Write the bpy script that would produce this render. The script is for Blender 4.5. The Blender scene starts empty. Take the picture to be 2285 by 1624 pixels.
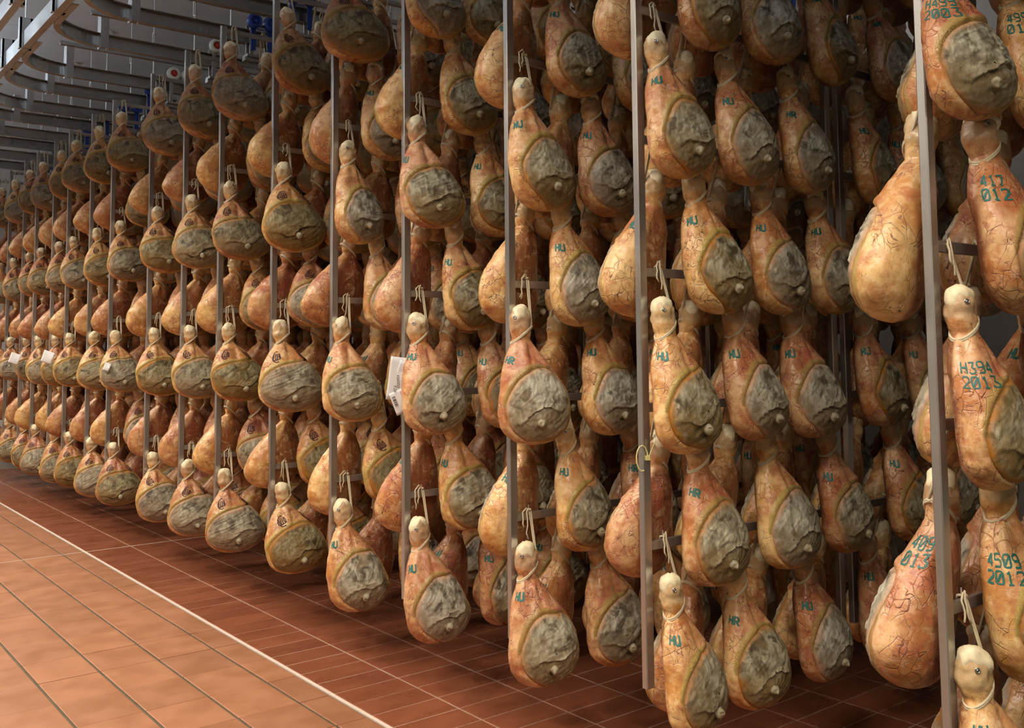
import bpy, math, random
import numpy as np
from mathutils import Vector, Matrix, Euler

S = bpy.context.scene
COL = S.collection
PI = math.pi
EYE = 1.6                                   # eye height above the tiles

# ------------------------------------------------------------------ camera
def make_camera():
    yaw, pitch, roll = .6694, .0747, -.0085
    cw, sw, cp, sp = math.cos(yaw), math.sin(yaw), math.cos(pitch), math.sin(pitch)
    fwd = Vector((sw*cp, cw*cp, sp)); r0 = Vector((cw, -sw, 0)); u0 = r0.cross(fwd)
    c, s = math.cos(roll), math.sin(roll)
    R = c*r0 + s*u0; U = -s*r0 + c*u0
    cam = bpy.data.cameras.new('camera'); o = bpy.data.objects.new('camera', cam); COL.objects.link(o)
    m = Matrix((R, U, -fwd)).transposed().to_4x4(); m.translation = (0, 0, EYE)
    o.matrix_world = m
    cam.sensor_width = 36; cam.lens = 36*2167.17/2285
    cam.shift_y = (613.28-812)/2285
    cam.clip_start = .05; cam.clip_end = 60
    S.camera = o
make_camera()

# ------------------------------------------------------------------ world, lamps, exposure
w = bpy.data.worlds.new('world'); S.world = w; w.use_nodes = True
w.node_tree.nodes['Background'].inputs[0].default_value = (.9, .85, .8, 1)
w.node_tree.nodes['Background'].inputs[1].default_value = .010
S.view_settings.view_transform = 'Standard'; S.view_settings.look = 'None'
S.view_settings.exposure = 0.0; S.view_settings.gamma = 1
S.cycles.max_bounces = 4; S.cycles.diffuse_bounces = 2; S.cycles.glossy_bounces = 2; S.cycles.transmission_bounces = 4
S.cycles.adaptive_threshold = .06; S.cycles.adaptive_min_samples = 12
S.view_settings.use_curve_mapping = False
LAMPS = []
def lamp(x, y, z, sx, sy, power, col, rx=0, ry=0):
    l = bpy.data.lights.new('aisle_lamp_or_fill', 'AREA'); l.shape = 'RECTANGLE'; l.size = sx; l.size_y = sy
    l.energy = power; l.color = col
    if rx == 0 and z < EYE+2.6: l.spread = 2.5
    o = bpy.data.objects.new('aisle_lamp_or_fill', l); o.location = (x, y, z); o.rotation_euler = (rx, ry, 0)
    COL.objects.link(o); LAMPS.append(o)
WARM = (1.0, .86, .68)
for y in (-1.2, 1.0, 3.4, 5.8, 8.2, 10.6, 13.0):
    lamp(.35, y, EYE+2.28, .35, 1.5, 88 if y > 0 else 104, WARM)
for y in (2.0, 7.0, 12.0): lamp(.35, y, EYE+2.52, .3, 3.5, 105, (.86, .93, 1), PI)  # added upward fill lights, brightening the ceiling and rails
lamp(5.6, 8.0, EYE+2.9, .3, 9.0, 60, (1, .93, .85))

# ------------------------------------------------------------------ helpers
def link(name, me, mat=None, parent=None, loc=(0,0,0), rot=(0,0,0)):
    o = bpy.data.objects.new(name, me)
    if mat is not None and me is not None and not me.materials: me.materials.append(mat)
    o.location = loc; o.rotation_euler = rot
    COL.objects.link(o)
    if parent is not None: o.parent = parent
    return o
def tag(o, label=None, cat=None, group=None, kind=None):
    if label: o['label'] = label
    if cat: o['category'] = cat
    if group: o['group'] = group
    if kind: o['kind'] = kind
    return o
def npmesh(name, V, Q, smooth=True, mask=None, mats=None, mi=None):
    """mesh from numpy arrays: V (n,3), Q (m,4) quads or (m,3) triangles"""
    me = bpy.data.meshes.new(name)
    V = np.asarray(V, np.float32); Q = np.asarray(Q, np.int32); k = Q.shape[1]
    me.vertices.add(len(V)); me.vertices.foreach_set('co', V.ravel())
    me.loops.add(Q.size); me.loops.foreach_set('vertex_index', Q.ravel())
    me.polygons.add(len(Q)); me.polygons.foreach_set('loop_start', np.arange(0, Q.size, k, dtype=np.int32))
    if smooth: me.polygons.foreach_set('use_smooth', np.ones(len(Q), bool))
    if mats:
        for m in mats: me.materials.append(m)
    if mi is not None: me.polygons.foreach_set('material_index', np.asarray(mi, np.int32))
    me.update(calc_edges=True)
    if mask is not None:
        a = me.color_attributes.new('mask', 'FLOAT_COLOR', 'POINT')
        a.data.foreach_set('color', np.asarray(mask, np.float32).ravel())
    return me
class MB:
    """collects boxes, tubes and prisms of ONE mesh"""
    def __init__(s): s.v = []; s.f = []
    def add(s, v, f):
        n = len(s.v); s.v += [tuple(p) for p in v]; s.f += [[i+n for i in q] for q in f]; return s
    def box(s, x0, x1, y0, y1, z0, z1, b=0.0):
        if b <= 0:
            v = [(x, y, z) for z in (z0, z1) for y in (y0, y1) for x in (x0, x1)]
            return s.add(v, [(0,2,3,1),(4,5,7,6),(0,1,5,4),(2,6,7,3),(0,4,6,2),(1,3,7,5)])
        # chamfer the edges that run along the longest side
        L = [x1-x0, y1-y0, z1-z0]; a = L.index(max(L)); lo = [x0,y0,z0]; hi = [x1,y1,z1]
        p, q = [(1,2),(2,0),(0,1)][a]
        ring = [(lo[p]+b,lo[q]),(hi[p]-b,lo[q]),(hi[p],lo[q]+b),(hi[p],hi[q]-b),(hi[p]-b,hi[q]),(lo[p]+b,hi[q]),(lo[p],hi[q]-b),(lo[p],lo[q]+b)]
        v = []
        for e in (lo[a], hi[a]):
            for c in ring:
                t = [0,0,0]; t[a] = e; t[p] = c[0]; t[q] = c[1]; v.append(t)
        f = [tuple(range(7,-1,-1)), tuple(range(8,16))] + [(i,(i+1)%8,8+(i+1)%8,8+i) for i in range(8)]
        return s.add(v, f)
    def tube(s, pts, r, n=8, cap=True, closed=False):
        P = [Vector(p) for p in pts]; m = len(P); v = []
        if isinstance(r, (int, float)): r = [r]*m
        up = Vector((0,0,1)); prev = None
        for i in range(m):
            if closed: d = P[(i+1)%m]-P[i-1]
            else: d = P[min(i+1,m-1)]-P[max(i-1,0)]
            d = d.normalized() if d.length > 1e-9 else up
            if prev is None:
                h = Vector((1,0,0)) if abs(d.x) < .8 else Vector((0,1,0))
                a = (h - d*h.dot(d)).normalized()
            else:
                a = prev - d*prev.dot(d); a = a.normalized() if a.length > 1e-6 else prev
            prev = a; b = d.cross(a)
            v += [P[i] + (a*math.cos(2*PI*k/n)+b*math.sin(2*PI*k/n))*r[i] for k in range(n)]
        f = []
        for i in range(m if closed else m-1):
            j = (i+1) % m
            f += [(i*n+k, i*n+(k+1)%n, j*n+(k+1)%n, j*n+k) for k in range(n)]
        if cap and not closed: f += [tuple(range(n-1,-1,-1)), tuple((m-1)*n+k for k in range(n))]
        return s.add(v, f)
    def sweep(s, path, prof, close=True):
        """profile (u across, v up) swept along a horizontal path"""
        P = [Vector(p) for p in path]; m = len(P); n = len(prof); v = []
        for i in range(m):
            d = (P[min(i+1,m-1)]-P[max(i-1,0)]); d.z = 0; d.normalize(); a = Vector((d.y,-d.x,0))
            v += [P[i] + a*u + Vector((0,0,w_)) for u, w_ in prof]
        f = []
        for i in range(m-1):
            f += [(i*n+k, i*n+(k+1)%n, (i+1)*n+(k+1)%n, (i+1)*n+k) for k in range(n)]
        f += [tuple(range(n-1,-1,-1)), tuple((m-1)*n+k for k in range(n))]
        return s.add(v, f)
    def sphere(s, c, r, n=10, m=7, sq=(1,1,1)):
        v = []; f = []
        for i in range(m+1):
            th = PI*i/m
            for k in range(n):
                ph = 2*PI*k/n
                v.append((c[0]+r*sq[0]*math.sin(th)*math.cos(ph), c[1]+r*sq[1]*math.sin(th)*math.sin(ph), c[2]+r*sq[2]*math.cos(th)))
        for i in range(m):
            for k in range(n): f.append((i*n+k, (i+1)*n+k, (i+1)*n+(k+1)%n, i*n+(k+1)%n))
        return s.add(v, f)
    def mesh(s, name, smooth=False):
        me = bpy.data.meshes.new(name); me.from_pydata(s.v, [], s.f)
        if smooth: me.polygons.foreach_set('use_smooth', [True]*len(me.polygons))
        me.update(); return me
    def obj(s, name, mat, parent=None, loc=(0,0,0), smooth=False, rot=(0,0,0)):
        return link(name, s.mesh(name, smooth), mat, parent, loc, rot)

# smooth value noise, vectorised
def vnoise(P, seed=0):
    P = np.asarray(P, np.float64); i = np.floor(P).astype(np.int64); f = P-i; f = f*f*f*(f*(f*6-15)+10)
    def h(a, b, c):
        n = (a*374761393 + b*668265263 + c*2147483647 + seed*1274126177) & 0x7fffffff
        n = ((n ^ (n >> 13))*1274126177) & 0x7fffffff
        n = ((n ^ (n >> 15))*2246822519) & 0x7fffffff
        return (n & 0xffffff)/float(0xffffff)
    x, y, z = i[..., 0], i[..., 1], i[..., 2]; fx, fy, fz = f[..., 0], f[..., 1], f[..., 2]
    l = lambda a, b, t: a+(b-a)*t
    return l(l(l(h(x,y,z), h(x+1,y,z), fx), l(h(x,y+1,z), h(x+1,y+1,z), fx), fy),
             l(l(h(x,y,z+1), h(x+1,y,z+1), fx), l(h(x,y+1,z+1), h(x+1,y+1,z+1), fx), fy), fz)
def fbm(P, seed=0, o=3):
    s = 0; a = .5; t = 0
    for k in range(o): s = s+a*vnoise(P*(2**k), seed+k*17); t += a; a *= .5
    return s/t
def sstep(a, b, x):
    t = np.clip((x-a)/(b-a), 0, 1); return t*t*(3-2*t)

# ------------------------------------------------------------------ materials
class NT:
    def __init__(s, name):
        m = bpy.data.materials.new(name); m.use_nodes = True; s.m = m; s.t = m.node_tree
        s.b = s.t.nodes['Principled BSDF']
    def n(s, typ, **kw):
        nd = s.t.nodes.new(typ)
        for k, v in kw.items():
            if k == 'ins':
                for a, b in v.items(): s.put(nd.inputs[a], b)
            else: setattr(nd, k, v)
        return nd
    def put(s, sock, v):
        if hasattr(v, 'is_output') or isinstance(v, bpy.types.NodeSocket): s.t.links.new(v, sock)
        else: sock.default_value = v
    def coords(s, rnd=True):
        tc = s.n('ShaderNodeTexCoord').outputs['Object']
        if not rnd: return tc
        oi = s.n('ShaderNodeObjectInfo').outputs['Random']
        mu = s.n('ShaderNodeMath', operation='MULTIPLY', ins={0: oi, 1: 37.0}).outputs[0]
        return s.n('ShaderNodeVectorMath', operation='ADD', ins={0: tc, 1: mu}).outputs[0]
    def noise(s, co, scale, detail=4, rough=.55, dist=0):
        return s.n('ShaderNodeTexNoise', ins={'Vector': co, 'Scale': scale, 'Detail': detail, 'Roughness': rough, 'Distortion': dist}).outputs['Fac']
    def map(s, co, sc, rot=(0,0,0)):
        return s.n('ShaderNodeMapping', ins={'Vector': co, 'Scale': sc, 'Rotation': rot}).outputs[0]
    def ramp(s, fac, a, b, lo=0., hi=1.):
        return s.n('ShaderNodeMapRange', interpolation_type='SMOOTHSTEP', ins={'Value': fac, 'From Min': a, 'From Max': b, 'To Min': lo, 'To Max': hi}).outputs[0]
    def mix(s, f, a, b, mode='MIX'):
        nd = s.n('ShaderNodeMix', data_type='RGBA', blend_type=mode)
        col = lambda v: (*v, 1) if isinstance(v, tuple) and len(v) == 3 else v
        s.put(nd.inputs[0], f); s.put(nd.inputs[6], col(a)); s.put(nd.inputs[7], col(b))
        return nd.outputs[2]
    def mul(s, a, b): return s.n('ShaderNodeMath', operation='MULTIPLY', ins={0: a, 1: b}).outputs[0]
    def add(s, a, b): return s.n('ShaderNodeMath', operation='ADD', ins={0: a, 1: b}).outputs[0]
    def bump(s, h, strength, dist=.01):
        s.put(s.b.inputs['Normal'], s.n('ShaderNodeBump', ins={'Height': h, 'Strength': strength, 'Distance': dist}).outputs[0])
    def out(s, col=None, rough=None, metal=None, spec=None):
        if col is not None: s.put(s.b.inputs['Base Color'], (*col, 1) if isinstance(col, tuple) else col)
        if rough is not None: s.put(s.b.inputs['Roughness'], rough)
        if metal is not None: s.put(s.b.inputs['Metallic'], metal)
        if spec is not None: s.put(s.b.inputs['Specular IOR Level'], spec)
        return s.m
def plain(name, col, rough=.5, metal=0., nz=0., sc=40.):
    n = NT(name)
    if nz:
        f = n.noise(n.coords(), sc, 5)
        c = n.mix(f, tuple(x*(1-nz) for x in col), tuple(min(1, x*(1+nz)) for x in col))
        n.bump(f, .15, .002)
        return n.out(c, rough, metal)
    return n.out(col, rough, metal)

def mat_skin(name, tan, org, pink):
    n = NT(name); co = n.coords(); at = n.n('ShaderNodeAttribute', attribute_name='mask')
    sep = n.n('ShaderNodeSeparateColor', ins={0: at.outputs['Color']})
    fat, pk, pale, dark = sep.outputs[0], sep.outputs[1], sep.outputs[2], at.outputs['Alpha']
    n1 = n.noise(co, 7, 3); n2 = n.noise(co, 38, 4, .6); n3 = n.noise(co, 15, 2)
    c = n.mix(n.ramp(n.add(n.mul(n1, .7), n.mul(n2, .3)), .40, .60), org, tan)
    # rosy blotches, stronger up the shank
    pf = n.add(n.mul(pk, .52), n.mul(n.ramp(n3, .52, .68), .5))
    c = n.mix(n.mul(pf, n.ramp(n2, .25, .6, .5, 1)), c, pink)
    # lean striped back of the leg, with shade painted into its dark tone
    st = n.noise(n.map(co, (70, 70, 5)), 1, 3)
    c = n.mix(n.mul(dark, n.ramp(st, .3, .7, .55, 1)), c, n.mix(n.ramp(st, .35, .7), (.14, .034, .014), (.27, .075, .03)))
    # dark veins, cracked
    wob = n.n('ShaderNodeTexNoise', ins={'Vector': co, 'Scale': 15, 'Detail': 1})
    wv = n.n('ShaderNodeVectorMath', operation='SCALE', ins={0: wob.outputs['Color'], 'Scale': .035}).outputs[0]
    vc = n.n('ShaderNodeVectorMath', operation='ADD', ins={0: co, 1: wv}).outputs[0]
    vo = n.n('ShaderNodeTexVoronoi', feature='DISTANCE_TO_EDGE', ins={'Vector': n.map(vc, (1, 1, .62)), 'Scale': 25}).outputs['Distance']
    vm = n.ramp(n.noise(co, 8, 3), .43, .55)
    vo2 = n.n('ShaderNodeTexVoronoi', feature='DISTANCE_TO_EDGE', ins={'Vector': vc, 'Scale': 62}).outputs['Distance']
    cn = n.noise(co, 13, 3, .55, .9)
    cd = n.n('ShaderNodeMath', operation='ABSOLUTE', ins={0: n.add(cn, -.5)}).outputs[0]
    vein = n.mul(n.add(n.add(n.mul(n.ramp(vo, .0, .045, 1, 0), .5), n.mul(n.ramp(cd, .0, .013, 1, 0), n.ramp(n2, .4, .55))), n.mul(n.ramp(vo2, .0, .06, 1, 0), n.ramp(n3, .5, .6, 0, .35))), vm)
    vein = n.mul(vein, n.ramp(pale, 0, .5, 1, 0))
    n4 = n.noise(co, 24, 3, .65, .5)
    c = n.mix(n.mul(n.ramp(n4, .50, .66), .5), c, (.38, .105, .05))
    c = n.mix(n.mul(n.ramp(n4, .46, .34), .4), c, (.84, .60, .36))
    c = n.mix(n.mul(vein, .75), c, (.13, .028, .03))
    c = n.mix(n.mul(n.ramp(n2, .62, .72), .35), c, (.74, .55, .42))
    # fat rim and pale hock
    fz = n.ramp(n.add(fat, n.mul(n3, .5)), .42, .95)
    c = n.mix(fz, c, n.mix(n2, (.36, .205, .055), (.54, .37, .13)))
    c = n.mix(n.ramp(n.add(pale, n.mul(n3, .5)), .55, .95), c, n.mix(n2, (.42, .24, .12), (.66, .47, .27)))
    oi = n.n('ShaderNodeObjectInfo').outputs['Random']
    c = n.n('ShaderNodeHueSaturation', ins={'Hue': n.ramp(oi, 0, 1, .492, .51), 'Saturation': 1.0, 'Value': n.ramp(oi, 0, 1, .86, 1.08), 'Color': c}).outputs[0]
    h = n.add(n.mul(n2, .5), n.add(n1, n.mul(vein, -.5)))
    n.bump(h, .6, .008)
    return n.out(c, n.ramp(n2, .3, .7, .27, .46), 0, .5)
def mat_face(name, lo, mid, hi, warm):
    n = NT(name); co = n.coords(); at = n.n('ShaderNodeAttribute', attribute_name='mask')
    sep = n.n('ShaderNodeSeparateColor', ins={0: at.outputs['Color']})
    rim, lowr, hgt = sep.outputs[0], sep.outputs[1], sep.outputs[2]
    fib = n.noise(n.map(co, (42, 30, 12), (0, .5, 0)), 1, 3, .62, .8)
    n1 = n.noise(co, 14, 3, .6, .6); n2 = n.noise(co, 60, 3, .65)
    c = n.mix(n.ramp(fib, .36, .66), mid, hi)
    c = n.mix(n.ramp(n1, .52, .34), c, lo)
    c = n.mix(n.mul(n.ramp(n.noise(co, 9, 2), .5, .64), .6), c, warm)
    c = n.mix(n.mul(lowr, n.ramp(n2, .3, .6, .45, .95)), c, warm)
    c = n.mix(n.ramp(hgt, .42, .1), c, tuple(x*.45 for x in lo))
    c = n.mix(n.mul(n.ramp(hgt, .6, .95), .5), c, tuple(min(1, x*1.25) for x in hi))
    c = n.mix(n.ramp(n.add(rim, n.mul(n1, .45)), 1.0, 1.3), c, (.50, .215, .065))
    c = n.mix(n.ramp(n2, .66, .74), c, (.07, .045, .025))
    oi = n.n('ShaderNodeObjectInfo').outputs['Random']
    c = n.n('ShaderNodeHueSaturation', ins={'Hue': .5, 'Saturation': n.ramp(oi, 0, 1, .75, 1.15), 'Value': n.ramp(oi, 0, 1, 1.1, .88), 'Color': c}).outputs[0]
    n.bump(n.add(n.mul(fib, .8), n.mul(n2, .3)), .5, .006)
    return n.out(c, .62, 0, .4)
M = {}
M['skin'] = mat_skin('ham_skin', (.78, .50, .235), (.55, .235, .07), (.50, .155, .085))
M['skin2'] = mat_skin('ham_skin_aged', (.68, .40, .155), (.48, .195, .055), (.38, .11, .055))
M['face'] = mat_face('ham_face_grey', (.10, .078, .045), (.27, .235, .16), (.52, .48, .36), (.24, .165, .075))
M['face2'] = mat_face('ham_face_olive', (.085, .06, .03), (.20, .16, .085), (.37, .325, .20), (.24, .15, .06))
M['bone'] = plain('bone_knob', (.34, .29, .19), .6, 0, .35, 90)
M['cap'] = plain('hock_fat', (.76, .66, .44), .5, 0, .3, 70)
M['cord'] = plain('hemp_cord', (.60, .51, .35), .85, 0, .25, 300)
M['pin'] = plain('pin_metal', (.45, .45, .42), .3, .9)
M['ink'] = plain('green_ink', (.012, .14, .12), .55, 0, .5, 200)
M['brand'] = plain('branded_mark', (.055, .018, .012), .7, 0, .4, 200)
def mat_steel(name, col, rough, sc=60):
    n = NT(name); co = n.coords()
    f = n.noise(n.map(co, (sc, sc, 3)), 1, 4); g = n.noise(co, 2, 2)
    c = n.mix(f, tuple(x*.93 for x in col), tuple(min(1, x*1.05) for x in col))
    n.bump(f, .05, .001)
    return n.out(c, n.ramp(g, .3, .7, rough-.06, rough+.1), .85)
M['steel'] = mat_steel('brushed_steel', (.50, .48, .46), .34)
M['rail'] = mat_steel('rail_steel', (.46, .46, .455), .30, 9)
M['blue'] = plain('blue_nylon', (.018, .055, .30), .35)
M['white'] = plain('white_nylon', (.62, .64, .58), .4)
M['red'] = plain('red_hub', (.55, .05, .035), .4)
M['paper'] = plain('paper', (.80, .79, .80), .7)
M['black'] = plain('pen_ink', (.02, .02, .02), .7)
M['redink'] = plain('red_pen', (.75, .06, .10), .6)
M['tie'] = plain('yellow_plastic', (.72, .66, .30), .4)
M['zinc'] = plain('galvanised_rod', (.62, .62, .60), .4, .6)
def mat_tile(name, a, b, rough, streak):
    n = NT(name); tc = n.n('ShaderNodeNewGeometry').outputs['Position']
    oi = n.n('ShaderNodeObjectInfo').outputs['Random']
    f = n.noise(n.map(tc, (3.5, 7, 3) if streak else (6, 6, 6)), 1, 4); g = n.noise(tc, 120, 4)
    c = n.mix(n.ramp(f, .3, .7), a, b)
    c = n.mix(n.mul(n.ramp(g, .62, .75), .18), c, tuple(x*.5 for x in a))
    c = n.n('ShaderNodeHueSaturation', ins={'Hue': .5, 'Saturation': 1, 'Value': n.ramp(oi, 0, 1, .92, 1.07), 'Color': c}).outputs[0]
    n.bump(n.add(f, n.mul(g, .15)), .05, .003)
    return n.out(c, n.ramp(f, .25, .75, rough-.08, rough+.1), 0, .5)
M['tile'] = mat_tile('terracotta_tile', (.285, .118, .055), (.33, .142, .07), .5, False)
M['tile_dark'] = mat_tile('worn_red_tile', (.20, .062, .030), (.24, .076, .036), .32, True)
M['grout'] = plain('dark_grout', (.075, .068, .04), .9, 0, .5, 20)
M['grout_pale'] = plain('pale_grout', (.36, .24, .18), .85, 0, .3, 20)
M['line'] = plain('white_joint', (.62, .50, .42), .7, 0, .2, 60)
M['wall'] = plain('wall_panel', (.60, .60, .60), .6, 0, .05, 3)
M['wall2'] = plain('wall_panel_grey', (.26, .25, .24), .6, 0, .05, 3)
M['ceil'] = plain('ceiling_panel', (.50, .545, .58), .55, 0, .08, 5)
def mat_film():
    n = NT('clear_film'); co = n.coords(); n.bump(n.noise(n.map(co, (40, 40, 12)), 1, 5), .9, .02)
    n.b.inputs['Transmission Weight'].default_value = .72; n.b.inputs['IOR'].default_value = 1.3
    return n.out((.85, .88, .92), .12)
M['film'] = mat_film()

# ------------------------------------------------------------------ the room
F0, CEI = 0.0, EYE+3.25
XL, XR, YN, YF = -2.2, 6.6, -3.0, 15.0
def slab(name, a, mat):
    o = MB().box(*a).obj(name, mat); o['kind'] = 'structure'; return o
floor = slab('floor', (XL, XR, YN, YF, -.12, -.006), M['grout'])
slab('wall_far', (XL, XR, YF, YF+.15, -.12, CEI+.1), M['wall'])
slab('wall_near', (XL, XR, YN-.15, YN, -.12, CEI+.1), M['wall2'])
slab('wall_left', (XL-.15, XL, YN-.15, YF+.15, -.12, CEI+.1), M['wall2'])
slab('wall_right', (XR, XR+.15, YN-.15, YF+.15, -.12, CEI+.1), M['wall'])
ceil = slab('ceiling', (XL, XR, YN, YF, CEI+.012, CEI+.1), M['grout'])
for k in range(16):
    y0 = YN+k*1.125
    MB().box(XL+.01, XR-.01, y0+.006, y0+1.119, CEI, CEI+.02, .004).obj('panel', M['ceil'], ceil)
slab('baseboard_far', (XL, XR, YF-.03, YF, 0, .12), plain('skirting', (.30, .28, .26), .6))

# floor tiles: aisle tiles 0.29 x 0.346, tiles under the racks 0.345 x 0.175
XJ = 2.215                                  # the white joint
aisle = [XJ-.01, 2.05, 1.76, 1.47, 1.18, .89, .60, .31, .02, -.27, -.56]
rows, tiles = [], []
y = 3.829-.346*6
while y < YF-.35:
    rows.append(y); y += .346
def tilebox(x0, x1, y0, y1, top, j, jy):
    b = .004
    v = [(x0+j,y0+jy,-.012),(x1-j,y0+jy,-.012),(x1-j,y1-jy,-.012),(x0+j,y1-jy,-.012),
         (x0+j,y0+jy,top-b*.5),(x1-j,y0+jy,top-b*.5),(x1-j,y1-jy,top-b*.5),(x0+j,y1-jy,top-b*.5),
         (x0+j+b,y0+jy+b,top),(x1-j-b,y0+jy+b,top),(x1-j-b,y1-jy-b,top),(x0+j+b,y1-jy-b,top)]
    return v, [(0,1,5,4),(1,2,6,5),(2,3,7,6),(3,0,4,7),(4,5,9,8),(5,6,10,9),(6,7,11,10),(7,4,8,11),(8,9,10,11)]
rt = random.Random(5)
for ri, y in enumerate(rows):
    for c in range(len(aisle)-1):
        tiles.append((aisle[c+1], aisle[c], y, y+.346, 'tile', .006, .0018 if (ri % 5) else .004))
xs = [XJ+.01+.345*k for k in range(13)]
y = rows[0]
while y < YF-.2:
    for k in range(len(xs)-1):
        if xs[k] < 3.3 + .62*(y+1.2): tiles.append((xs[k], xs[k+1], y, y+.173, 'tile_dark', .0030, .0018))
    y += .173
def px_size(t):
    x, yy = (t[0]+t[1])/2, (t[2]+t[3])/2
    yaw = .6694; z = x*math.sin(yaw)+yy*math.cos(yaw); xc = x*math.cos(yaw)-yy*math.sin(yaw)
    if z < .5: return 0
    u = 2167*xc/z; v = 2167*EYE/z+ (780-613)
    if abs(u) > 1250 or v > 1624-613+60: return 0
    return 2167/z*(t[1]-t[0])*(2167*(t[3]-t[2])*EYE/z/z)
tiles.sort(key=px_size, reverse=True)
rest = {'tile': MB(), 'tile_dark': MB()}
for i, t in enumerate(tiles):
    top = rt.uniform(-.0008, .0006)
    if i < 290:
        x, yy = (t[0]+t[1])/2, (t[2]+t[3])/2
        v, f = tilebox(t[0]-x, t[1]-x, t[2]-yy, t[3]-yy, top, t[5], t[6])
        MB().add(v, f).obj('tile', M[t[4]], floor, (x, yy, 0))
    else:
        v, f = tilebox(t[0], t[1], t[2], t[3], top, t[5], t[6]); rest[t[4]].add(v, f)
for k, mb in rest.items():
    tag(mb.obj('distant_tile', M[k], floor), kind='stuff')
o = MB().box(XJ-.009, XJ+.009, rows[0], YF, -.012, .0006).obj('joint_strip', M['line'], floor)
o['label'] = 'white joint line along the aisle'
MB().box(XJ+.012, 6.4, rows[0], YF, -.012, -.0018).obj('grout_bed', M['grout_pale'], floor)
MB().box(-.56, 6.0, 8.33, 8.339, -.012, .0005).obj('cross_joint', M['line'], floor)

# ------------------------------------------------------------------ rack positions
RY = [1.328, 2.395, 3.139, 3.944, 4.667, 5.424, 6.259, 6.937, 7.694, 8.706, 9.355, 10.155, 10.734, 11.495, 12.098, 12.886, 13.62]
RX = [2.475, 3.715, 4.955]
RW = 1.15
LEV = [EYE+2.178-.475*k for k in range(7)]  # bar heights, whole and half tiers
ZR0, ZR1 = EYE+2.33, EYE+2.437              # rail bottom and top
ORD = ['first', 'second', 'third', 'fourth', 'fifth', 'sixth', 'seventh', 'eighth', 'ninth', 'tenth', 'eleventh', 'twelfth', 'thirteenth', 'fourteenth', 'fifteenth', 'sixteenth', 'seventeenth']

# ------------------------------------------------------------------ racks
def post_mesh():
    return MB().box(-.019, .019, -.013, .013, LEV[6]-.49-EYE, LEV[0]+.012-EYE, .003).mesh('post')
def bar_mesh():
    m = MB().box(.012, RW-.012, -.007, .007, -.032, 0, .002)
    return m.mesh('crossbar')
def peg_mesh():
    m = MB()
    for k in range(6):
        x = .085+.19*k
        m.tube([(x, 0, -.002), (x, 0, .028)], .0022, 5)
    return m.mesh('pegs')
PM, BM, GM = post_mesh(), bar_mesh(), peg_mesh()
def wheel_mesh():
    m = MB(); n = 20
    prof = [(.0, -.024), (.045, -.024), (.058, -.018), (.058, .018), (.045, .024), (.034, .024), (.030, .012), (.018, .012), (.016, .026), (.0, .026)]
    v = []; f = []
    for r, h in prof:
        for k in range(n): v.append((r*math.cos(2*PI*k/n)+1e-5, -h, r*math.sin(2*PI*k/n)))
    for i in range(len(prof)-1):
        for k in range(n): f.append((i*n+k, i*n+(k+1)%n, (i+1)*n+(k+1)%n, (i+1)*n+k))
    return m.add(v, f).mesh('wheel', False)
WM = wheel_mesh()
def hub_mesh():
    return MB().tube([(0, -.0255, 0), (0, -.0285, 0)], .026, 16).mesh('hub')
HM = hub_mesh()
def body_mesh():
    m = MB()
    for s in (-1, 1):
        m.box(-.09, .09, s*.036-.003, s*.036+.003, .025, .045)       # side plates, wheels between and outside
    for x in (-.075, .075):
        m.box(x-.014, x+.014, -.042, -.032, -.20, .03); m.box(x-.014, x+.014, .032, .042, -.20, .03)
    m.box(-.11, .11, -.046, .046, -.215, -.195)
    return m.mesh('trolley_frame')
def fork_mesh():
    m = MB()
    for x in (-.065, .065): m.box(x-.02, x+.02, -.05, -.0425, -.165, .05, .002)
    return m.mesh('fork')
FK = fork_mesh()
TM = body_mesh()
def hanger_mesh():
    m = MB()
    m.box(-.12, .12, -.028, .028, -.245, -.2155); m.tube([(0, 0, -.19), (0, 0, -.28)], .009, 8); m.sphere((0, 0, -.185), .016)
    m.box(-.028, .028, -.004, .004, -.30, -.24)
    return m.mesh('hanger')
GH = hanger_mesh()
def rack(i, c):
    x, y = RX[c], RY[i]
    e = link('ham_rack', None, loc=(x, y, EYE))
    where = 'steel hanging rack of cured hams, %s post from the right, front row' % ORD[i] if c == 0 else \
        'steel hanging rack, %s row deep, behind the %s rack from the right' % (['', 'second', 'third'][c], ORD[i])
    tag(e, where, 'rack', 'hanging ham racks')
    link('post', PM, M['steel'], e); link('post', PM, M['steel'], e, (RW, 0, 0))
    for L in LEV:
        b = link('crossbar', BM, M['steel'], e, (0, 0, L-EYE)); link('pegs', GM, M['zinc'], b)
    red = (i in (8, 9))
    nm = 'trolley_frame'
    t = link(nm, TM, M['steel'], e, (.55, 0, ZR1-EYE))
    if not red: link('fork', FK, M['blue'], t)
    for dx in (-.125/2-.003, .125/2+.003):
        link('wheel', WMR if red else WMB, None, t, (dx, -.066, .056))
    link('hanger', GH, M['steel'], t)
    return e
WMB = WM.copy(); WMB.materials.append(M['blue'])
WMR = WM.copy(); WMR.materials.append(M['white']); WMR.materials.append(M['red'])
for p in WMR.polygons:
    if math.hypot(p.center.x, p.center.z) < .031 and p.center.y < 0: p.material_index = 1
SKIP = {(0, 1), (0, 2), (1, 2), (12, 2), (13, 2), (14, 2), (15, 2), (16, 2), (9, 2), (10, 2), (11, 2), (16, 1)}
RACKS = [(i, c) for c in range(3) for i in range(17) if (i, c) not in SKIP]
for i, c in RACKS: rack(i, c)

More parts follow.
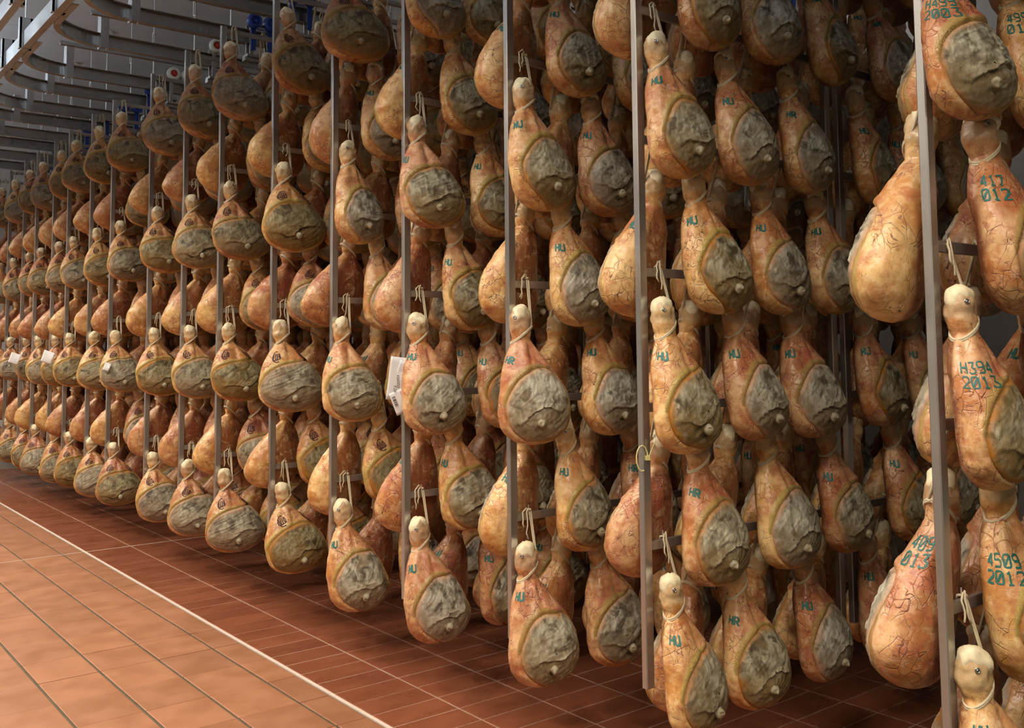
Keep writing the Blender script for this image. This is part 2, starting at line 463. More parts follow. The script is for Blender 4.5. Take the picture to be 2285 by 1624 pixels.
# ------------------------------------------------------------------ hams
def hermite(ts, vs):
    ts = np.array(ts, float); vs = np.array(vs, float)
    d = np.diff(vs)/np.diff(ts); m = np.zeros(len(ts)); m[0] = d[0]; m[-1] = d[-1]
    for k in range(1, len(ts)-1):
        m[k] = 0 if d[k-1]*d[k] <= 0 else 2*d[k-1]*d[k]/(d[k-1]+d[k])
    def f(t):
        t = np.clip(t, 0, 1); k = np.clip(np.searchsorted(ts, t, side='right')-1, 0, len(ts)-2)
        h = ts[k+1]-ts[k]; s = (t-ts[k])/h
        return (2*s**3-3*s**2+1)*vs[k]+(s**3-2*s**2+s)*h*m[k]+(-2*s**3+3*s**2)*vs[k+1]+(s**3-s**2)*h*m[k+1]
    return f
TK = [0, .012, .04, .09, .15, .20, .235, .30, .38, .47, .57, .67, .77, .86, .925, .965, .99, 1]
class Ham:
    def __init__(s, kind, seed):
        r = random.Random(seed); s.seed = seed; s.kind = kind; s.r = r
        if kind == 'long':
            s.L = .565+r.uniform(-.008, .008); kw = r.uniform(.96, 1.04); kd = r.uniform(.95, 1.05)
            rx = [.003,.019,.034,.046,.047,.042,.039,.058,.087,.114,.136,.151,.157,.146,.119,.085,.046,.001]
            ry = [.003,.018,.031,.041,.042,.038,.036,.046,.060,.073,.086,.094,.096,.090,.074,.054,.030,.001]
        else:
            s.L = .535+r.uniform(-.008, .008); kw = r.uniform(.96, 1.05); kd = r.uniform(.95, 1.05)
            rx = [.003,.019,.033,.044,.044,.038,.034,.060,.097,.132,.160,.179,.185,.170,.138,.098,.053,.001]
            ry = [.003,.018,.030,.040,.040,.034,.029,.043,.062,.078,.092,.100,.102,.095,.078,.057,.032,.001]
        rx = [v*(kw if k > 6 else 1) for k, v in enumerate(rx)]; ry = [v*(kd if k > 6 else 1) for k, v in enumerate(ry)]
        s.rx, s.ry = hermite(TK, rx), hermite(TK, ry)
        lean = .058+r.uniform(-.012, .012)
        s.cx = hermite([0,.15,.235,.35,.5,.65,.8,1], [-.004,-.001,.003,.013,.032,.050,lean,lean-.003])
        s.cy = hermite([0,.15,.235,.35,.5,.65,.8,1], [.002,0,-.004,-.013,-.028,-.040,-.046,-.044])
        s.top = -.112 if kind == 'long' else -.105
        s.t0 = .735+r.uniform(-.01, .01); s.up = .275+r.uniform(-.02, .02); s.dn = .252
        s.wl = 1.14+r.uniform(-.08, .08); s.wr = 1.00+r.uniform(-.05, .08)
        if kind == 'round': s.up += .01; s.wl += .32; s.dn = .259; s.wr += .12
        s.ph = [r.uniform(0, 6.28) for _ in range(6)]
    def wob(s, th):
        return 1+.03*np.sin(2*th+s.ph[0])+.035*np.sin(3*th+s.ph[1])+.02*np.sin(5*th+s.ph[2])
    def shift(s, dt): return np.where(dt < 0, .55*np.abs(dt/s.up)**1.3, .12*np.abs(dt/s.dn))
    def rho(s, t, psi):
        dt = t-s.t0; dp = psi-s.shift(dt)
        e1 = dp/np.where(dp < 0, s.wl, s.wr); e2 = dt/np.where(dt < 0, s.up, s.dn)
        th = np.arctan2(e2, e1)
        return (np.abs(e1)**2.7+np.abs(e2)**2.7)**(1/2.7)/s.wob(th), th
    def base(s, t, psi):
        t = np.asarray(t, float); psi = np.asarray(psi, float)
        a = np.sin(psi); b = -np.cos(psi)
        n = 2.25; q = (np.abs(a)**n+np.abs(b)**n)**(-1/n)
        big = sstep(.3, .6, t)
        q = q*(1+big*(.02*np.exp(-((psi-1.75)/.5)**2) - .09*np.exp(-((np.abs(psi)*np.sign(psi)+2.45)/.55)**2) + .05*np.exp(-((psi+1.45)/.45)**2)))
        fy = np.where(b < 0, 1.0, 1-.10*big)
        x = s.cx(t)+s.rx(t)*a*q; y = s.cy(t)+s.ry(t)*b*q*fy
        z = s.top-t*s.L
        return np.stack([x-.045, y-.052, z+0*psi], -1)
    def normal(s, t, psi):
        e = 2e-3
        du = s.base(t, psi+e)-s.base(t, psi-e); dv = s.base(np.clip(t+e, 0, .999), psi)-s.base(np.clip(t-e, .001, 1), psi)
        n = np.cross(du, dv); l = np.linalg.norm(n, axis=-1, keepdims=True); n = n/np.maximum(l, 1e-12)
        return -n
    def surf(s, t, psi, off=0.):
        P = s.base(t, psi); N = s.normal(t, psi)
        rho, th = s.rho(t, psi)
        sd = s.seed*7
        h = .006*(fbm(P*14, sd, 2)-.5)*sstep(.05, .3, t) + .0035*(fbm(P*45, sd+3, 2)-.5)
        # tendon folds down the shank
        wnd = sstep(.235, .30, t)*(1-sstep(.42, .60, t))
        h = h+wnd*(.0045*np.sin(psi*6+s.ph[3]+2*t)*(.5+.5*np.sin(psi*2+s.ph[4])) - .007*np.exp(-((psi-.12-.2*np.sin(t*9))/.13)**2)*sstep(.26, .34, t))
        # ring pressed in by the cord
        h = h-.002*np.exp(-((t-.235)/.012)**2)
        # lumpy hock
        h = h+.018*(fbm(P*26, sd+9, 2)-.5)*(1-sstep(.14, .24, t))
        # skin ledge round the meat face
        edge = np.exp(-((rho-1.07)/.07)**2)*.0046*(.45+.55*np.cos(th+2.3))
        sunk = .012*(1-sstep(.945, 1.02, rho))
        h = h+(edge-sunk)*sstep(.37, .46, t)
        tipw = 1-sstep(.975, 1, t)
        return P+N*((h*tipw+off)[..., None])
    def masks(s, t, psi):
        rho, th = s.rho(t, psi)
        wd = .01+.20*np.exp(-((th+2.45)/.62)**2)+(.24 if s.kind == 'long' else .38)*np.exp(-((th-.4)/.8)**2)     # rim widest at the upper left
        fat = (1-sstep(1+wd*.55, 1+wd*1.35, rho))*np.where(t > .38, 1, 0)
        fat = fat*np.clip(1.5*(np.exp(-((th+2.3)/.95)**2)+np.exp(-((th-.4)/.9)**2)), 0, 1)
        if s.kind == 'round' and s.ph[2] > 2.6:
            fat = np.maximum(fat, .85*np.exp(-((psi+1.55)/.38)**2-((t-.70)/.11)**2))
        pk = sstep(.2, .3, t)*(1-sstep(.50, .72, t))*(.35+.65*np.exp(-((psi-.1)/1.0)**2))
        pale = 1-sstep(.10, .24, t)
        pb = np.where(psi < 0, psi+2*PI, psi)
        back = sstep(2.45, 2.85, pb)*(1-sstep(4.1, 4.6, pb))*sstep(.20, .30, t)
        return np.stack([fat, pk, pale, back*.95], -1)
def grid_quads(m, n, wrap=True):
    i = np.arange(m-1)[:, None]; k = np.arange(n if wrap else n-1)[None, :]; k2 = (k+1) % n
    return np.stack([i*n+k, (i+1)*n+k, (i+1)*n+k2, i*n+k2], -1).reshape(-1, 4)
def ham_body(h, m, n):
    u = np.linspace(0, 1, m); t = .5-.5*np.cos(u*PI); t = .45*t+.55*u; t = np.clip(t, .0005, .9995)
    ps = np.linspace(-PI, PI, n, endpoint=False)
    T, PS = np.meshgrid(t, ps, indexing='ij')
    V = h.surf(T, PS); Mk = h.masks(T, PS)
    return V.reshape(-1, 3), grid_quads(m, n), Mk.reshape(-1, 4)
def ham_face(h, m, n, relief=True):
    th = np.linspace(-PI, PI, n, endpoint=False); r = np.linspace(.012, 1.0, m)**.9
    R, TH = np.meshgrid(r, th, indexing='ij'); w_ = h.wob(TH)*(np.abs(np.cos(TH))**2.7+np.abs(np.sin(TH))**2.7)**(-1/2.7)
    e1 = R*np.cos(TH)*w_; e2 = R*np.sin(TH)*w_
    dt = e2*np.where(e2 < 0, h.up, h.dn); t = np.clip(h.t0+dt, .2, .996)
    psi = e1*np.where(e1 < 0, h.wl, h.wr)+h.shift(dt)
    P = h.base(t, psi); N = h.normal(t, psi)
    X = psi*.125; Z = -t*h.L
    sd = h.seed*13
    Q = np.stack([X, Z, 0*X+h.seed], -1)
    g = fbm(Q*17, sd, 3)                                   # broad lumps
    a = .62+.25*math.sin(h.ph[5]); ca, sa = math.cos(a), math.sin(a)
    U = X*ca+Z*sa; W = -X*sa+Z*ca                          # fibres run up to the right
    wf = fbm(Q*9, sd+5, 2)*.03
    rd = 1-np.abs(2*vnoise(np.stack([(W+wf)*70, U*14+wf*90, 0*X], -1), sd+6)-1)
    rd2 = 1-np.abs(2*fbm(np.stack([(X+wf)*38, (Z-wf)*38, 0*X+9], -1), sd+7, 2)-1)
    hh = .0095*(g-.5)+.0036*(rd-.5)+.0030*(rd2**2-.45)
    # torn flap: the upper muscle overhangs the lower one along a slanting line
    ln = (Z-(-h.t0*h.L-.022)) - .33*X + .016*np.sin(X*38+h.ph[0]) + .03*(fbm(Q*22, sd+8, 2)-.5)
    flap = np.where(ln > 0, np.exp(-ln/.045), -.8*np.exp(ln/.018))
    hh = hh+.0062*flap*np.exp(-(X/.10)**4)
    # hollow by the knob
    kx, kz = X-(-.006+.0), Z-(-.835*h.L)
    hh = hh-.006*np.exp(-((kx+.005)**2+(kz+.022)**2)/.017**2)+.006*np.exp(-(kx**2+kz**2)/.016**2)
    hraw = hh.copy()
    hh = np.clip(hh, -.010, .02)*(1-R**7) + .001*(1-R**2) - .0085*R**22 + .0015*np.exp(-((R-.9)/.06)**2)
    V = P+N*((hh+.0)[..., None])
    rim = R; low = sstep(-.66, -.80, Z/h.L)
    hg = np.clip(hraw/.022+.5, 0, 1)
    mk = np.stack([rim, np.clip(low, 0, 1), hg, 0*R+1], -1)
    return V.reshape(-1, 3), grid_quads(m, n), mk.reshape(-1, 4)
def knob_mesh(h):
    t, p = np.array([.835]), np.array([-.05])
    P = h.base(t, p)[0]; N = h.normal(t, p)[0]
    m, n = 9, 14; V = []
    rr = h.r.uniform(.0165, .0205)
    for i in range(m+1):
        th_ = PI*.62*i/m
        for k in range(n):
            ph = 2*PI*k/n
            t1 = np.array([1., 0, 0]); t1 = t1-N*t1.dot(N); t1 /= np.linalg.norm(t1); t2 = np.cross(N, t1)
            d = N*math.cos(th_)*1.15+(t1*math.cos(ph)+t2*math.sin(ph))*math.sin(th_)
            V.append(P+N*.006+d*rr)
    V = np.array(V); V = V+(fbm(V*75, h.seed, 2)[:, None]-.5)*.011
    return npmesh('bone_knob', V, grid_quads(m+1, n))
def cap_mesh(h):
    m, n = 9, 26; u = np.linspace(.0005, 1, m); ps = np.linspace(-PI, PI, n, endpoint=False)
    U, PS = np.meshgrid(u, ps, indexing='ij')
    ext = .072+.024*np.sin(PS*2+h.ph[1])+.022*np.sin(PS*3+h.ph[2])+.01*np.sin(PS*7)
    T = np.clip(U*ext, .0005, 1)
    off = .0045*(1-U**4)+.007*(fbm(h.base(T, PS)*70, h.seed, 2)-.35)*(1-U**3)-.001*U**6
    return npmesh('hock_cap', h.surf(T, PS, off).reshape(-1, 3), grid_quads(m, n))
def pin_mesh(h):
    t, p = np.array([.085]), np.array([-.75])
    P = h.surf(t, p, np.array([.0005]))[0]; N = h.normal(t, p)[0]
    N = Vector(N); a = N.orthogonal().normalized(); b = N.cross(a); P = Vector(P)
    ring = [P+N*.002+(a*math.cos(2*PI*k/12)+b*math.sin(2*PI*k/12))*.0062 for k in range(12)]
    return MB().tube(ring, .0019, 6, closed=True).tube([P-N*.004, P+N*.003], .0038, 8).mesh('pin', True)
def cord_mesh(seed, h=None):
    r = random.Random(seed*31+7); m = MB(); cr = .0039
    cz = -.232 if h is None else h.top-.215*h.L
    hx, hy = (.042, .036)
    pts = []
    for k in range(22):
        a = 2*PI*k/22
        pts.append((-.042+hx*1.02*math.cos(a), -.056+hy*1.02*math.sin(a), cz+.036*math.cos(a)-.004*math.sin(a)))
    m.tube(pts, cr, 6, closed=True)
    pts2 = [(x, y, z+.0055) for x, y, z in pts]
    m.tube(pts2[:], cr, 6, closed=True)
    tx, ty, tz = -.042+hx*.98, -.064, cz+.042
    for s in (-1, 1):
        q = [(s*.004, .012, -.002), (s*.004, .010, .008), (s*.004, -.008, .0095), (s*.004, -.015, -.01)]
        for k in range(1, 7):
            f = k/6; q.append((s*.004*(1-f)+(tx)*f**1.5*1.0+s*.002*f, -.015+(ty+.015)*f, -.01+(tz+.01)*f))
        m.tube(q, cr*.92, 6)
    m.sphere((tx+.001, ty, tz-.004), .0068, 8, 5)
    m.sphere((-.003, -.012, .010), .0075, 8, 5, (1.3, 1, .8))
    # loose tails
    for s in range(2):
        lx = -.010-r.uniform(.004, .030)-s*.012; ln = r.uniform(.05, .125)
        up = r.uniform(.005, .02)
        q = [(-.004, -.012, .010), (lx*.5, -.018, .010+up), (lx, -.024, .002+up*.3)]
        for k in range(1, 5): q.append((lx-r.uniform(-.004, .006)*k*.5, -.026-.002*k, .002-ln*k/4))
        m.tube(q, cr*.85, 5)
    return m.mesh('cord', True)
# stamp strokes
GL = {'H': [[(0,0),(0,1)],[(1,0),(1,1)],[(0,.5),(1,.5)]], 'U': [[(0,1),(0,.15),(.25,0),(.75,0),(1,.15),(1,1)]],
      'R': [[(0,0),(0,1),(.8,1),(1,.85),(1,.65),(.8,.5),(0,.5)],[(.45,.5),(1,0)]],
      '0': [[(0,.15),(.2,0),(.8,0),(1,.15),(1,.85),(.8,1),(.2,1),(0,.85),(0,.15)],[(.2,.2),(.8,.8)]], '1': [[(.2,.8),(.5,1),(.5,0)],[(.2,0),(.8,0)]],
      '2': [[(0,.85),(.2,1),(.8,1),(1,.85),(1,.6),(0,0),(1,0)]], '3': [[(0,1),(1,1),(.5,.55),(1,.4),(1,.15),(.8,0),(.2,0),(0,.15)]],
      '4': [[(.8,0),(.8,1),(0,.3),(1,.3)]], '5': [[(1,1),(0,1),(0,.55),(.8,.55),(1,.4),(1,.15),(.8,0),(0,0)]],
      '7': [[(0,1),(1,1),(.4,0)]], '9': [[(1,.5),(.2,.5),(0,.65),(0,.85),(.2,1),(.8,1),(1,.85),(1,.15),(.8,0),(.1,0)]], '.': [[(.4,0),(.6,.04)]]}
def on_surface(h, paths, tc, pc, wd, rot=0., lift=.0014, name='ink_stamp'):
    """flat print laid on the skin; paths in metres round the stamp centre"""
    V = []; F = []
    R = float(h.rx(np.array([tc]))[0]*.5+h.ry(np.array([tc]))[0]*.5); c, s_ = math.cos(rot), math.sin(rot)
    for pth in paths:
        pp = []
        for (x0, y0), (x1, y1) in zip(pth[:-1], pth[1:]):
            k = max(2, int(math.hypot(x1-x0, y1-y0)/.006)+1)
            pp += [(x0+(x1-x0)*j/k, y0+(y1-y0)*j/k) for j in range(k)]
        pp.append(pth[-1]); base = len(V)
        for j, (x, y_) in enumerate(pp):
            a = pp[max(j-1, 0)]; b = pp[min(j+1, len(pp)-1)]; dx, dy = b[0]-a[0], b[1]-a[1]; l = math.hypot(dx, dy) or 1
            w_ = wd*(.75+.5*random.Random(int(x*9e4)+j+h.seed).random())
            for sg in (-1, 1):
                qx, qy = x-dy/l*w_*sg/2, y_+dx/l*w_*sg/2
                V.append((qx*c-qy*s_, qx*s_+qy*c))
        for j in range(len(pp)-1): F.append((base+2*j, base+2*j+2, base+2*j+3, base+2*j+1))
    V = np.array(V); psi = pc+V[:, 0]/R; t = tc-V[:, 1]/h.L
    P = h.surf(t, psi, np.full(len(t), lift))
    return npmesh(name, P, np.array(F), False)
def text_paths(lines, ch, cwid, gap, lead, jit=0., seed=0):
    out = []; r = random.Random(seed)
    for li, txt in enumerate(lines):
        wdt = len(txt)*cwid+(len(txt)-1)*gap
        for k, g in enumerate(txt):
            x0 = -wdt/2+k*(cwid+gap); y0 = -li*lead
            for rep in range(2 if jit else 1):
                jx, jy = r.uniform(-jit, jit), r.uniform(-jit, jit)
                for s in GL[g]: out.append([(x0+u*cwid+jx, y0+v*ch+jy) for u, v in s])
    return out
def brand_paths(seed):
    r = random.Random(seed); out = []
    rx, ry = .020, .031; j = lambda: r.uniform(-.0022, .0022)
    out.append([(rx*math.cos(a*PI/6)+j(), ry*math.sin(a*PI/6)+j()) for a in range(2, 11)])
    out.append([(rx*math.cos(a*PI/6)+j(), ry*math.sin(a*PI/6)+j()) for a in range(-1, 2)])
    for k in range(4):
        x = (k-1.5)*.0085; out.append([(x+j(), -.016+j()), (x+j(), 0), (x*1.1+j(), .019+j())])
    out.append([(-.013, -.018+j()), (.013, -.018+j())])
    return out
PROTO = []
NL, NR = 6, 6
for q in range(NL+NR):
    kind = 'long' if q < NL else 'round'
    h = Ham(kind, q+3); d = {'h': h, 'kind': kind}
    sk, fc = (M['skin'], M['face']) if kind == 'long' else (M['skin2'], M['face2'])
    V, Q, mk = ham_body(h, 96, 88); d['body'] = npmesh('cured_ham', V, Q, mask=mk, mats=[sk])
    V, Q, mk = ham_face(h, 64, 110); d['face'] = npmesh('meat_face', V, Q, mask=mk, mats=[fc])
    for nm, a_, b_, c_, e_ in (('low', 32, 22, 10, 22), ('tiny', 12, 8, 3, 8)):
        V, Q, mk = ham_body(h, a_, b_); V2, Q2, mk2 = ham_face(h, c_, e_)
        d[nm] = (np.vstack([V, V2]), np.vstack([Q, Q2+len(V)]), np.vstack([mk, mk2]), np.r_[np.zeros(len(Q), int), np.ones(len(Q2), int)])
    d['knob'] = knob_mesh(h); d['cap'] = cap_mesh(h); d['pin'] = pin_mesh(h); d['cord'] = cord_mesh(q, h)
    tp = .40 if kind == 'long' else .42
    r = random.Random(q*5+1); tp += r.uniform(-.03, .06)
    d['hu'] = on_surface(h, text_paths(['HU'], .030, .017, .007, 0, .0016, q), tp, -1.22+r.uniform(-.12, .25), .0058, r.uniform(-.15, .15))
    d['hr'] = on_surface(h, text_paths(['HR'], .028, .016, .007, 0, .0016, q+50), tp-.02, -1.1+r.uniform(-.1, .3), .0058, r.uniform(-.15, .15))
    d['hu_back'] = on_surface(h, text_paths(['HU'], .030, .017, .007, 0, .0016, q), tp+.03, 1.75+r.uniform(-.1, .15), .0058, r.uniform(-.15, .15))
    d['brand'] = on_surface(h, brand_paths(q), .40, -.55+r.uniform(-.2, .15), .0052, r.uniform(-.4, .4), name='brand_mark')
    d['brand2'] = on_surface(h, brand_paths(q+1), .40, .95+r.uniform(-.2, .2), .0045, r.uniform(-.4, .4), name='brand_mark')
    d['num'] = on_surface(h, text_paths(['1.024', '037'], .015, .010, .005, .024, 0, q), .42, -2.75, .0015, 0, name='brand_mark')
    d['ready'] = True
    PROTO.append(d)
for d in PROTO:
    for k, m in (('knob', 'bone'), ('cap', 'cap'), ('pin', 'pin'), ('cord', 'cord'), ('hu', 'ink'), ('hr', 'ink'), ('hu_back', 'ink'), ('brand', 'brand'), ('brand2', 'brand'), ('num', 'brand')):
        d[k].materials.append(M[m])

SPECIAL = {(0,0,2,0): (['H499', '2003'], .40, -.95), (0,0,4,0): (['H394', '2013'], .43, -1.0), (0,0,3,1): (['417', '012'], .40, -1.15), (0,0,2,2): (['499', '011'], .38, -1.0),
           (0,0,4,2): (['H405', '213'], .36, -1.0), (0,0,5,1): (['4509', '2012'], .45, -1.15), (0,0,5,0): (['409', '013'], .36, 1.55), (0,0,1,0): (['409', '213'], .38, 1.6)}
ROWW = ['top row', 'second row down', 'third row down', 'middle row', 'third row up', 'second row up', 'bottom row']
KW = ['nearest the post', 'second from the post', 'third from the post', 'fourth from the post', 'fifth from the post', 'innermost']
def rack_word(i, c):
    if c == 0: return '%s rack from right' % ORD[i]
    return '%sbehind %s rack from right' % ('' if c == 1 else 'far ', ORD[i])
KEEP = [763683991552, 4398046511040, 2146942451648, 1649124670423, 2194177620695, 1059834393287, 484308693703, 344688169153, 69810262209, 71957745857, 69810262081, 69810262081, 69810262081, 69810262081, 69809999937, 69810262017, 1, 239698014668, 1453932959888, 9680457793, 0, 0, 0, 0, 0, 0, 0, 0, 0, 0, 0, 0, 68786589825, 0, 0, 0, 0, 0, 0]
SEEN = [4398046511080, 4398046511103, 4398046511103, 4398046511103, 4398046511103, 2199023255519, 4398046511071, 2199014863815, 2199023123415, 1099511496647, 1614907570119, 1099242140631, 489080845767, 531631993031, 214732927683, 515083367107, 231112208579, 4398046511103, 2199023255551, 1099507233535, 1374388253139, 321035718793, 81017467009, 3708293120, 77563957312, 84885131264, 2166620160, 16777216, 100663296, 524288, 83886080, 268435456, 515395943119, 395114457237, 8817213444, 2164260864, 33554432, 33554432, 33554432]
COUNT = {}
TWEAK = {(0,0,2,0): (-.015, -.050, .93), (0,0,4,0): (-.012, -.020, .975), (0,0,3,0): (.022, .035, 1.12), (0,0,5,0): (.015, -.03, 1.10), (0,0,3,1): (-.06, .0, 1.09),
         (0,0,5,1): (-.02, -.01, 1.08), (0,0,1,0): (-.01, 0, 1.1)}
rnd = random.Random(11)
stuff = []
for (i, c) in RACKS:
    for l in range(7):
        for k in range(6):
            front = (k % 2 == 0) if l % 2 == 0 else (k % 2 == 1)
            rr = random.Random(i*10007+c*997+l*101+k*13)
            kind_long = (i+rr.random()*.9) < 4.6
            q = rr.randrange(NL) if kind_long else NL+rr.randrange(NR)
            x = RX[c]+.085+.19*k; y = RY[i]; z = LEV[l]
            rz = rr.gauss(0, .12)+(0 if front else PI+.10); sc = rr.uniform(.975, 1.025)*{0: .955, 1: .94, 2: .975}.get(i, 1.0)
            tx, ty = -.006-abs(rr.gauss(0, .018)), rr.gauss(0, .018)
            key = (i, c, l, k)
            if key in TWEAK:
                dx, dz, ds = TWEAK[key]; x += dx; z += dz; sc *= ds; y += 0 if front else .012
            if KEEP is not None and not (KEEP[RACKS.index((i, c))] >> (l*6+k)) & 1:
                stuff.append((q, x, y, z, rz, sc, tx, ty, (SEEN[RACKS.index((i, c))] >> (l*6+k)) & 1)); continue
            d = PROTO[q]
            o = link('cured_ham', d['body'], None, None, (x, y, z), (tx, ty, rz)); o.scale = (sc, sc, sc)
            stamp = None
            if key in SPECIAL:
                txt, tt, pp = SPECIAL[key]
                me = on_surface(d['h'], text_paths(txt, .030, .017, .008, .040, .0012, i+k), tt, pp, .0036); me.materials.append(M['ink'])
                link('ink_stamp', me, None, o)['label'] = 'green stamp reading ' + ' '.join(txt)
                stamp = 'stamped ' + ' '.join(txt)
            elif front and kind_long:
                w_ = 'HR' if rr.random() < .2 else 'HU'
                if rr.random() < .93: link('ink_stamp', d[w_.lower()], None, o)['label'] = 'green %s stamp' % w_; stamp = w_
            elif not front and kind_long and rr.random() < .5 and key != (0,0,3,0):
                link('ink_stamp', d['hu_back'], None, o)['label'] = 'green HU stamp'; stamp = 'HU'
            elif front:
                link('brand_mark', d['brand'], None, o)
                if rr.random() < .7: link('brand_mark', d['brand2'], None, o)
            elif not front and rr.random() < .6: link('brand_mark', d['num'], None, o)
            if front:
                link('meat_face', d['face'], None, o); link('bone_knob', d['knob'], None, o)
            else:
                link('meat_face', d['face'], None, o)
            link('hock_cap', d['cap'], None, o)
            if kind_long: link('pin', d['pin'], None, o)
            link('cord', d['cord'], None, o)
            look = ('%s ham' % stamp if stamp else ('olive-faced ham' if front else 'ham'))
            if not front: look += ' turned away'
            lab = '%s, %s, %s, %s' % (look, ROWW[l], KW[k], rack_word(i, c))
            tag(o, lab, 'ham', 'cured hams hanging on the racks')
            COUNT[key] = o
if stuff:
    # hams hidden deep in the racks or only pixels large: one object
    VV = []; QQ = []; MM = []; II = []; n = 0
    for q, x, y, z, rz, sc, tx, ty, vis in stuff:
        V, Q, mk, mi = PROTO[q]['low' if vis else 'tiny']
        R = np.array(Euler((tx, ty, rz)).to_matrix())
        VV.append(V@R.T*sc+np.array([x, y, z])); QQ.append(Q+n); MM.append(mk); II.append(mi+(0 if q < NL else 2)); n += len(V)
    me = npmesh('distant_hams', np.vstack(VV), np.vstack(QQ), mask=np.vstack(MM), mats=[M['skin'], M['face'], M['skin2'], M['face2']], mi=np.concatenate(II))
    tag(link('distant_hams', me), 'mass of cured hams hanging deep inside the racks', 'hams', kind='stuff')

# ------------------------------------------------------------------ overhead rails
def channel(h, w_, t=.005):
    return [(-w_/2, 0), (w_/2, 0), (w_/2, t), (-w_/2+t, t), (-w_/2+t, h-t), (w_/2, h-t), (w_/2, h), (-w_/2, h)]
XM = 1.62
def branch(i, sign=1, name='overhead_rail'):
    y = RY[i]; R = .42; x0 = XM+.05
    path = [(x0, y-R-.45, ZR0), (x0, y-R-.2, ZR0)]
    for k in range(13):
        a = PI/2*k/12
        path.append((x0+R*(1-math.cos(a)), y-R+R*math.sin(a), ZR0))
    path += [(3.0, y, ZR0), (6.3, y, ZR0)]
    e = link(name, None, loc=(x0, y, ZR0))
    loc = lambda L: [(a-x0, b-y, c_-ZR0) for a, b, c_ in L]
    MB().sweep(loc(path), channel(ZR1-ZR0, .045)).obj('channel', M['rail'], e)
    # hanging bracket, a U of folded plate with two bolt holes
    for bx in (2.09-x0,) + ((4.6-x0,) if i < 6 else ()):
        m = MB().box(bx-.03, bx+.03, -.040, -.034, -.01, .27).box(bx-.03, bx-.024, -.034, .05, -.01, .27).box(bx+.024, bx+.03, -.034, .02, -.01, .27)
        br = m.obj('bracket', M['rail'], e)
        MB().tube([(bx, -.044, .165), (bx, -.0405, .165)], .008, 10).tube([(bx, -.044, .14), (bx, -.0405, .14)], .006, 10).obj('bolt', M['pin'], br)
    for rx in (2.80, 4.2):
        m = MB().tube([(rx-x0, 0, ZR1-ZR0), (rx-x0, 0, CEI-ZR0-.01)], .006, 8)
        rd = m.obj('hanging_rod', M['zinc'], e)
        MB().tube([(rx-x0-.011, 0, .40), (rx-x0-.011, 0, .52)], .0045, 6).tube([(rx-x0+.011, 0, .40), (rx-x0+.011, 0, .52)], .0045, 6).sphere((rx-x0, 0, .40), .015, 8, 5).sphere((rx-x0, 0, .52), .015, 8, 5).obj('turnbuckle', M['zinc'], rd)
        MB().tube([(rx-x0, 0, CEI-ZR0-.016), (rx-x0, 0, CEI-ZR0)], .055, 16).obj('ceiling_plate', M['white'], rd)
    tag(e, 'steel overhead rail curving into the %s rack from the right' % ORD[i], 'rail', 'overhead branch rails')
for i in range(1, 17): branch(i)
def main_rail(x, lab, y0=2.6):
    e = link('main_rail', None, loc=(x, y0, ZR0))
    MB().sweep([(0, 0, 0), (0, 14.6-y0, 0)], channel(ZR1-ZR0+.012, .05)).obj('channel', M['rail'], e)
    for k, i in enumerate(range(3, 16, 1)):
        yy = RY[i]-.62-y0
        if yy < .1: continue
        m = MB().box(-.045, -.03, yy-.03, yy+.03, .0, .24).box(.03, .045, yy-.03, yy+.03, .0, .24).box(-.045, .045, yy-.03, yy-.025, .0, .24)
        m.obj('bracket', M['rail'], e)
        if k % 2 == 0: MB().tube([(0, yy, .2), (0, yy, CEI-ZR0-.005)], .007, 8).obj('hanging_rod', M['zinc'], e)
    tag(e, lab, 'rail')
main_rail(XM, 'main steel rail along the aisle, right one of the pair')
main_rail(XM-.26, 'main steel rail along the aisle, left one of the pair')
def left_branch(i):
    y = RY[i]; R = .42; x0 = XM-.31
    path = [(x0, y-R-.3, ZR0)]
    for k in range(13):
        a = PI/2*k/12; path.append((x0-R*(1-math.cos(a)), y-R+R*math.sin(a), ZR0))
    path += [(-2.15, y, ZR0)]
    e = link('overhead_rail', None, loc=(x0, y, ZR0))
    MB().sweep([(a-x0, b-y, 0) for a, b, c_ in path], channel(ZR1-ZR0, .045)).obj('channel', M['rail'], e)
    tag(e, 'steel rail curving off to the left, opposite the %s rack from right' % ORD[i], 'rail', 'left branch rails')
for i in (5, 7, 9, 11, 13): left_branch(i)
for i in range(3, 16):
    y = (RY[i]+RY[i+1])/2
    o = MB().sweep([(0, 0, 0), (6.3-1.9, 0, 0)], [(-.02, 0), (.02, 0), (.02, .004), (-.016, .004), (-.016, .04), (-.02, .04)]).obj('tie_bar', M['rail'], None, (1.9, y, ZR0+.12))
    tag(o, 'thin angle bar between rails, just behind the %s rack from right' % ORD[i], 'bar', 'tie bars between the rails')

# ------------------------------------------------------------------ tags, film, tie
def textmesh(txt, size, name, mat, parent, loc, rot):
    cu = bpy.data.curves.new(name, 'FONT'); cu.body = txt; cu.size = size; cu.extrude = .0002; cu.shear = .3
    t = bpy.data.objects.new(name, cu); COL.objects.link(t)
    dg = bpy.context.evaluated_depsgraph_get(); me = bpy.data.meshes.new_from_object(t.evaluated_get(dg))
    bpy.data.objects.remove(t); bpy.data.curves.remove(cu)
    return link(name, me, mat, parent, loc, rot)
def sheet(w_, h_, curl, mat, parent, loc, rot, name='slip'):
    V = []; n = 8
    for j in range(n+1):
        for i in range(n+1):
            u, v = i/n-.5, j/n
            V.append((u*w_, -curl*math.sin(v*PI*.9)*(.6+u), -v*h_))
    me = npmesh(name, V, grid_quads(n+1, n+1, False)); o = link(name, me, mat, parent, loc, rot)
    md = o.modifiers.new('thickness', 'SOLIDIFY'); md.thickness = .0006
    return o
